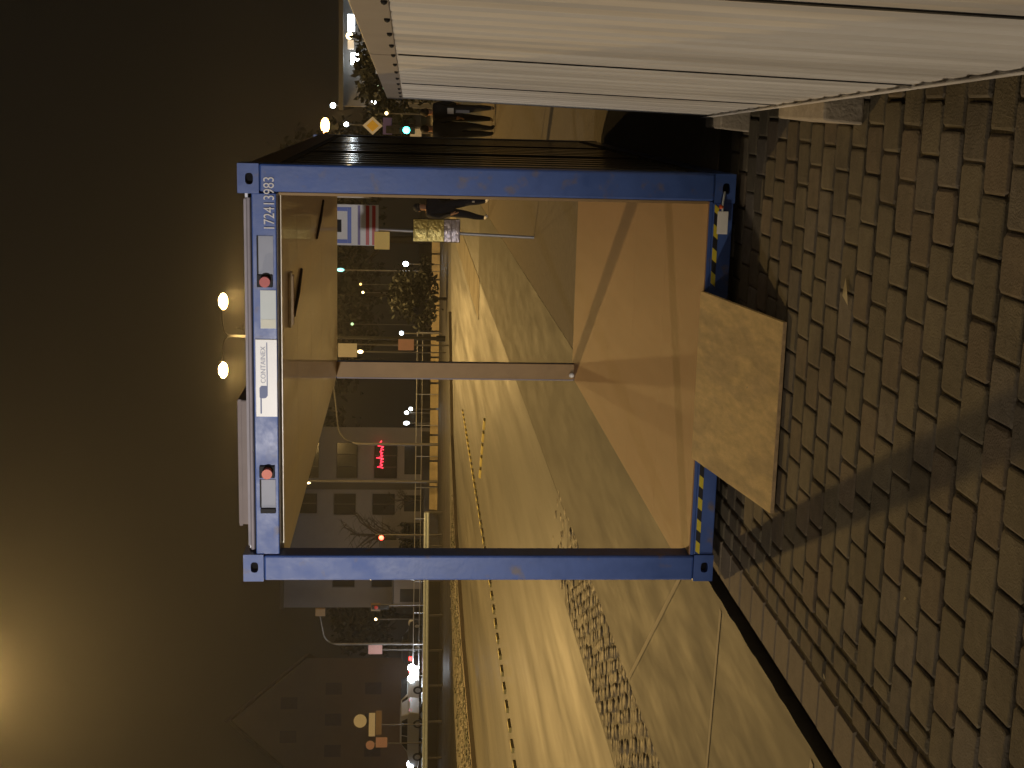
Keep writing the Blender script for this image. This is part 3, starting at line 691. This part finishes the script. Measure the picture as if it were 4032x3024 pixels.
for i in range(9):                                           # unreadable lit script: loops and strokes
    wv = (xb-xa)/9; z = zc_+.04*math.sin(i*1.7)
    hgt = [.5,.22,.24,.62,.2,.26,.24,.5,.3][i]
    ns.tube([(x,-.25,z-.14),(x+wv*.35,-.25,z+hgt-.14),(x+wv*.7,-.25,z+.02),(x+wv,-.25,z-.1+.1*q.random())], .055, 6); x += wv
ns.build('lit_script', 'neon_red', ob)
# gabled house
hs = thing('gabled_house', 'tall brown gabled house standing dim behind the car park', 'house', (-49.7,100.3,.7), R(26))
MB().prism([(-5.2,0),(5.2,0),(5.2,9.8),(0,16.0),(-5.2,9.8)], 'y', 0, 11).build('wall', 'house_wall', hs)
rf = MB(); rf.prism([(-5.6,9.5),(0,16.2),(5.6,9.5),(5.6,9.8),(0,16.55),(-5.6,9.8)], 'y', -.3, 11.3); rf.build('roof', 'roof_tile', hs)
for (x, z) in ((-1.4,11.2),(1.4,11.2),(-2.6,7.4),(0,7.4),(2.6,7.4),(-2.6,4),(0,4),(2.6,4)):
    f = MB().box(x-.5,x+.5,-.05,.02,z-.7,z+.7).build('window', 'roof_tile', hs); MB().box(x-.42,x+.42,-.07,-.051,z-.62,z+.62).build('pane', 'roof_tile', f)
# pale kiosk left of the container
kb = thing('kiosk', 'small pale kiosk with a dark shutter beside the office block', 'kiosk', (-34.6,92,.62), R(18))
MB().box(-1.4,1.4,0,2.2,0,2.3).build('wall', 'facade', kb, bevel=.03); MB().box(-1.5,1.5,-.2,2.3,2.3,2.45).build('roof', 'facade_dark', kb); MB().box(-1.1,-.1,-.04,-.003,.2,1.8).build('shutter', 'black_rubber', kb)
# dark low shop building beyond the hoarding
sb = thing('shop_building', 'dark low shop building with a lit fascia beyond the hoarding', 'building', (0,73.4,-.14))
MB().box(2.2,26,0,14,0,6.0).build('wall', 'facade_dark', sb); MB().box(2.0,26.2,-1.2,14.2,6.0,6.25).build('roof', 'facade_dark', sb)
MB().box(6.45,7.4,-.95,-.8,5.35,5.75).build('light_box', 'box_white', sb); MB().ball((6.2,-.9,5.65), .2).build('fascia_lamp', 'lamp_warm', sb)
MB().box(5.45,5.95,-.95,-.8,5.4,5.75).build('light_box', 'box_dim', sb); MB().box(8.2,10.5,-.95,-.8,5.35,5.75).build('light_box', 'box_white', sb)
fl = MB().box(4.6,5.25,-1.0,-.8,5.1,5.55).build('flood_lamp', 'lamp_white', sb)
MB().box(3.2,3.6,-.05,-.01,3.5,4.3).build('window', 'green_dim', sb); MB().box(3.9,5.4,-.05,-.01,2.0,3.4).build('window', 'window_glass', sb)
far_lamp('small white lamp beside the dark shop building, lower one', 2.52, 72.2, 4.1, .13, 'head_white', group='lamps by the shop building')
far_lamp('small white lamp beside the dark shop building, higher one', 2.26, 72.4, 6.45, .16, 'lamp_cool', group='lamps by the shop building')
far_lamp('white lamp below the orange street lamp', 1.45, 60, 5.1, .11, 'head_white', group='lamps by the shop building')
far_lamp('small warm white lamp over the two walkers', 2.15, 50, 2.95, .07, 'lamp_warm', group='lamps by the shop building')

# ================================================================== TREES
def tree(name, label, x, y, h, rx, n, leafy=True, seed=0, ground=-.14, low=.3, group='dark trees beyond the road', m='leaf_dark', ls=.16):
    q = random.Random(seed); g = thing(name, label, 'tree' if h > 3 else 'bush', (x,y,ground), 0, group)
    t = MB(); t.tube([(0,0,0),(q.uniform(-.1,.1),q.uniform(-.1,.1),h*.35),(q.uniform(-.2,.2),q.uniform(-.2,.2),h*.8)], .03*h, 8, .008*h)
    tips = []
    for i in range(14):
        a = q.uniform(0,6.28); z0 = h*q.uniform(low*.8,.75); r = rx*q.uniform(.5,.95)
        e = Vector((r*math.cos(a), r*math.sin(a), min(h*.97, z0+h*q.uniform(.08,.3)))); t.tube([(0,0,z0), (e.x*.5,e.y*.5,(z0+e.z)/2+.05*h), e], .009*h, 5, .002*h); tips.append(e)
        if not leafy:
            for k in range(9):
                s0 = Vector((0,0,z0)).lerp(e, q.uniform(.35,1)); e2 = s0+Vector((q.uniform(-1,1),q.uniform(-1,1),q.uniform(-.1,1)))*rx*.38
                t.tube([s0, (s0+e2)/2+Vector((0,0,.05)), e2], .003*h, 3, .001*h)
    t.build('trunk', 'bark', g)
    if leafy:
        c = MB(); cl = [Vector((q.gauss(0,.42)*rx, q.gauss(0,.42)*rx, h*(low+.1+(.9-low)*q.random()**.8))) for _ in range(22)] + tips
        for i in range(n):
            p = q.choice(cl) + Vector((q.gauss(0,.17)*rx, q.gauss(0,.17)*rx, q.gauss(0,.055)*h))
            a = Vector((q.gauss(0,1),q.gauss(0,1),q.gauss(0,1))).normalized(); b = a.cross(Vector((q.gauss(0,1),q.gauss(0,1),q.gauss(0,1)))).normalized(); s = ls*q.uniform(.6,1.4)
            c.add([p-a*s, p+b*s*.5, p+a*s, p-b*s*.5], [(0,1,2,3)])
        c.build('crown', m, g)
    return g
tree('bare_tree', 'leafless twiggy tree in front of the plain office wall', -30.4, 92, 8.0, 2.6, 0, False, 11, group='trees near the office building')
tree('bare_tree', 'leafless twiggy tree before the bulb lamp post', -27.8, 93, 4.2, 1.3, 0, False, 12, group='trees near the office building')
for i, (x, y, h, rx) in enumerate(((-4,108,13,4.5),(-9.5,112,14,4.5),(-15,116,15,5),(-20,118,15,5),(-41,118,11,4),(-45,112,9,3.5),(-1,100,5.5,3),(5,95,5.5,3),(9,90,5.5,3),(-57,108,12,4),(-34,125,12,5))):
    tree('dense_tree', ['dark tree right of the twin street lamp','dark tree straight behind the twin street lamp','dark tree close right of the office building','dark tree behind the office building corner','dark tree between office building and gabled house','dark lower tree beside the gabled house','dark tree behind the road sign boards','dark tree behind the low shop building','dark tree over the shop building roof','dark tree beyond the gabled house','dark tree behind the pale kiosk'][i], x, y, h, rx, 2600, seed=20+i, ls=.34)
tree('round_bush', 'round black bush beside the road beyond the sign boards', -8.0, 66, 3.2, 1.6, 1800, seed=40, low=.1, group='bushes by the road', ls=.15)
tree('round_bush', 'low dark bush at the foot of the office block', -32.3, 96, 2.6, 1.5, 1200, seed=41, low=.1, group='bushes by the road', ls=.15)
tree('dense_tree', 'leafy dark tree just beyond the free hoarding end', 4.6, 66, 4.7, 1.9, 2600, seed=42, low=.15, ls=.2)
tree('dense_tree', 'small dark tree beside the priority sign', 3.1, 62, 4.3, 1.2, 1500, seed=43, low=.15, ls=.16)

# ================================================================== CARS
def car(label, x, y, z, rz, body, head=None, tail=None, estate=False):
    g = thing('car', label, 'car', (x,y,z), rz, 'cars on the far car park')
    if estate: top = [(-2.15,.42),(-2.2,.85),(-2.05,1.0),(-1.85,1.42),(-1.5,1.5),(.3,1.5),(1.0,1.02),(1.95,.86),(2.15,.7),(2.18,.42)]
    else: top = [(-2.1,.42),(-2.15,.85),(-1.95,.98),(-1.45,1.02),(-.85,1.42),(-.5,1.48),(.25,1.46),(.95,1.0),(1.9,.86),(2.1,.7),(2.13,.42)]
    poly = [(-2.12,.24)]+top+[(2.1,.24)]
    vs = []; n = len(poly)
    for s_ in (-1,1):
        for px, pz in poly: vs.append((px, s_*(.86-max(0,pz-.95)*.32), pz))
    MB().add(vs, [tuple(range(n))[::-1], tuple(range(n,2*n))]+[(i,(i+1)%n,(i+1)%n+n,i+n) for i in range(n)]).build('body', body, g, bevel=.05)
    for s_ in (-1,1):
        xr = -1.75 if estate else -1.25
        for a, b_ in ((xr,-.35),(-.28,.82)):
            w0 = MB(); ya = s_*.865; yb = s_*.72
            zt = 1.38; w0.add([(a,ya+s_*.003,1.0),(b_,ya+s_*.003,1.0),(b_-(.42 if b_ > 0 else 0),yb+s_*.02,zt),(a+(.3 if a < -1 else 0),yb+s_*.02,zt)], [(0,1,2,3)]); w0.build('side_window', 'window_glass', g)
        for wx in (-1.3,1.32):
            wl_ = MB().tube([(wx,s_*.68,.32),(wx,s_*.88,.32)], .32, 16).build('wheel', 'tyre', g); MB().tube([(wx,s_*.885,.32),(wx,s_*.893,.32)], .19, 12).build('rim', 'galv', wl_)
        MB().ball((2.08,s_*.62,.76), .31, .5,1.2,.8).build('headlight', head or 'sign_white', g)
        MB().box(-2.19,-2.12,s_*.55-.15,s_*.55+.15,.72,.92).build('tail_light', tail or 'sign_red', g)
    if head: lamp_light(g, (2.5,0,.75), 420, (.85,.92,1.0), .1)
    MB().box(-.5,.55,-.58,.58,1.0,1.02).build('dashboard', 'black_rubber', g)
    MB().add([(.98,-.78,1.03),(.98,.78,1.03),(.34,.64,1.46),(.34,-.64,1.46)], [(0,1,2,3)]).build('windscreen', 'window_glass', g)
    return g
car('white car with headlights on, facing the container side of the car park', -37.6, 78.6, .76, R(-12), 'car_white', 'head_white')
car('silver estate car with bright headlights, facing away from the container', -38.5, 75.3, .76, R(180-10), 'car_silver', 'head_white', estate=True)
car('dark car with glowing red tail lights beyond the white car', -38.0, 88.5, .76, R(75), 'car_dark', None, 'tail_red')
car('dark car hidden behind the white car, headlights on', -39.6, 84.5, .76, R(-65), 'car_dark', 'head_white')

# ================================================================== PEOPLE
BULKY = {'pelvis','waist','chest','lhip','rhip','lknee','rknee','lsh','rsh','lelbow','relbow','lcalf','rcalf'}
def person(name, label, loc, rz, joints, edges, mats, cap=None, hair=True, sc=1.0, bulk=1.22):
    me = bpy.data.meshes.new('body_cage'); keys = list(joints)
    me.from_pydata([joints[k][0] for k in keys], [], []); me.vertices.add(0)
    me = bpy.data.meshes.new('body_cage'); me.from_pydata([joints[k][0] for k in keys], [(keys.index(a), keys.index(b)) for a, b in edges], [])
    o = bpy.data.objects.new('body_cage', me); COL.objects.link(o)
    sk = o.modifiers.new('skin', 'SKIN'); sk.use_smooth_shade = True
    for i, k in enumerate(keys):
        r = joints[k][1]; r = r if isinstance(r, tuple) else (r, r)
        me.skin_vertices[0].data[i].radius = (r[0]*bulk, r[1]*bulk) if keys[i] in BULKY else r; me.skin_vertices[0].data[i].use_root = (k == 'pelvis')
    ss = o.modifiers.new('sub', 'SUBSURF'); ss.levels = 2; ss.render_levels = 2
    bpy.context.view_layer.update()
    m2 = bpy.data.meshes.new_from_object(o.evaluated_get(bpy.context.evaluated_depsgraph_get())); bpy.data.objects.remove(o)
    m2.materials.clear()
    names = [m for m, _ in mats]
    for m in names: m2.materials.append(MATS[m])
    for p in m2.polygons:
        c = p.center; p.use_smooth = True
        for i, (m, f) in enumerate(mats):
            if f(c): p.material_index = i; break
    g = thing(name, label, 'person', loc, rz, 'people walking beyond the container'); g.scale = (sc,sc,sc)
    b = bpy.data.objects.new('body', m2); COL.objects.link(b); b.parent = g
    hx_, hy_, hz_ = joints['head'][0]
    if hair: MB().ball((hx_,hy_+.018,hz_+.035), .108, .88,1.0,1.05,14,10).build('hair', 'hair_dark', g)
    if cap:
        cm = MB().ball((hx_,hy_+.012,hz_+.055), .112, .9,1.0,.95,14,10).build('cap', cap, g)
        MB().ball((hx_,hy_-.12,hz_+.05), .07, 1.0,.9,.18,10,6).build('peak', cap, cm)
    fm = MB().ball((hx_,hy_-.112,hz_-.012), .017, .8,1,1.3,8,6); fm.build('nose', 'skin', g)
    for s_ in (-1,1):
        MB().ball((hx_+s_*.036,hy_-.098,hz_+.018), .011, 1.2,.5,.7,8,6).build('eye', 'hair_dark', g)
        MB().ball((hx_+s_*.094,hy_+.005,hz_), .022, .45,.8,1.2,8,6).build('ear', 'skin', g)
    MB().ball((hx_,hy_-.095,hz_-.055), .02, 1.1,.4,.3,8,6).build('mouth', 'sign_red', g)
    return g, b
def walker(stride=.28, lean=.0, armsw=.22, sk=(.0,)):
    J = {'pelvis':((0,0,.95),(.17,.12)),'waist':((0,-.01,1.10),(.155,.11)),'chest':((0,-.01-lean,1.32),(.19,.13)),'neck':((0,-.02-lean,1.50),(.065,.065)),
         'jaw':((0,-.045-lean,1.575),(.075,.085)),'head':((0,-.03-lean,1.655),(.085,.10)),'crown':((0,-.02-lean,1.735),(.06,.075))}
    E = [('pelvis','waist'),('waist','chest'),('chest','neck'),('neck','jaw'),('jaw','head'),('head','crown')]
    for s_, n in ((-1,'l'),(1,'r')):
        f = stride*s_
        J.update({n+'hip':((s_*.095,0,.90),(.105,.11)), n+'knee':((s_*.10,-f*.55-.04,.50),(.072,.075)), n+'calf':((s_*.10,-f*.8+.03,.30),(.06,.065)), n+'ankle':((s_*.10,-f+.02,.09),(.045,.05)), n+'toe':((s_*.115,-f-.16,.04),(.042,.035)),
                  n+'sh':((s_*.185,-.01-lean,1.42),(.075,.075)), n+'elbow':((s_*.25,f*armsw*1.6+.03-lean,1.15),(.052,.052)), n+'wrist':((s_*.25,f*armsw*3-.10-lean,.93),(.036,.038)), n+'palm':((s_*.245,f*armsw*3-.125-lean,.86),(.022,.042))})
        E += [('pelvis',n+'hip'),(n+'hip',n+'knee'),(n+'knee',n+'calf'),(n+'calf',n+'ankle'),(n+'ankle',n+'toe'),('chest',n+'sh'),(n+'sh',n+'elbow'),(n+'elbow',n+'wrist'),(n+'wrist',n+'palm')]
        px, py_, pz = J[n+'palm'][0]
        for k, (dy, ln) in enumerate(((-.03,.075),(-.01,.085),(.01,.08),(.03,.062))):
            a = f'{n}f{k}'; J[a+'a'] = ((px,py_+dy,pz-.04),.010); J[a+'b'] = ((px-s_*.012,py_+dy-.005,pz-.04-ln*.6),.0095); J[a+'c'] = ((px-s_*.03,py_+dy-.008,pz-.04-ln),.008)
            E += [(n+'palm',a+'a'),(a+'a',a+'b'),(a+'b',a+'c')]
        J[n+'t1'] = ((px-s_*.02,py_-.045,pz-.01),.011); J[n+'t2'] = ((px-s_*.03,py_-.065,pz-.05),.009); E += [(n+'palm',n+'t1'),(n+'t1',n+'t2')]
    return J, E
def clothes(top, low, shoe, hand=True):
    return [(shoe, lambda c: c.z < .105), (low, lambda c: c.z < .90 and abs(c.x) < .215), ('skin', lambda c: c.z > 1.505), ('skin', lambda c: c.z < .925 and abs(c.x) >= .215), (top, lambda c: True)]
J, E = walker(.30)
g, b = person('person', 'person in navy jacket and cap striding past the sign post', (.20,25.3,-.01), R(25), J, E, clothes('cloth_navy','cloth_navy','shoe_white'), cap='cloth_navy', sc=1.02)
MB().box(.06,.10,-.28,-.275,.36,.42).build('patch', 'reflect_strip', g)
J, E = walker(.16)
g, b = person('person', 'person in black walking, with brown hair, nearest the container wall', (2.12,23.6,-.01), R(170), J, E, clothes('cloth_black','cloth_black','cloth_black'), sc=.95)
J, E = walker(.2, .02)
g, b = person('person', 'person in black with pale reflective patches, close to the hoarding end', (2.50,23.9,-.01), R(-170), J, E, clothes('cloth_black','cloth_black','cloth_tan'), sc=.95)
MB().box(-.09,.05,.118,.135,1.0,1.15).build('back_patch', 'reflect_strip', g); MB().box(-.05,.02,.098,.125,.62,.95).build('leg_strip', 'grey_plastic', g)

# ================================================================== air volume added to give the lamps their glow
hz = MB().box(-250, 250, -70, 310, -1.5, 18.5).build('glow_haze', 'dark_void'); hz.data.materials.clear()
hm_ = bpy.data.materials.new('glow_mist'); hm_.use_nodes = True; n = hm_.node_tree.nodes; n.remove(n['Principled BSDF'])
pv = n.new('ShaderNodeVolumePrincipled'); pv.inputs['Color'].default_value = (.92,.9,.86,1); pv.inputs['Density'].default_value = .0006; pv.inputs['Anisotropy'].default_value = .72
hm_.node_tree.links.new(pv.outputs[0], n['Material Output'].inputs['Volume']); hz.data.materials.append(hm_); tag(hz, kind='stuff')
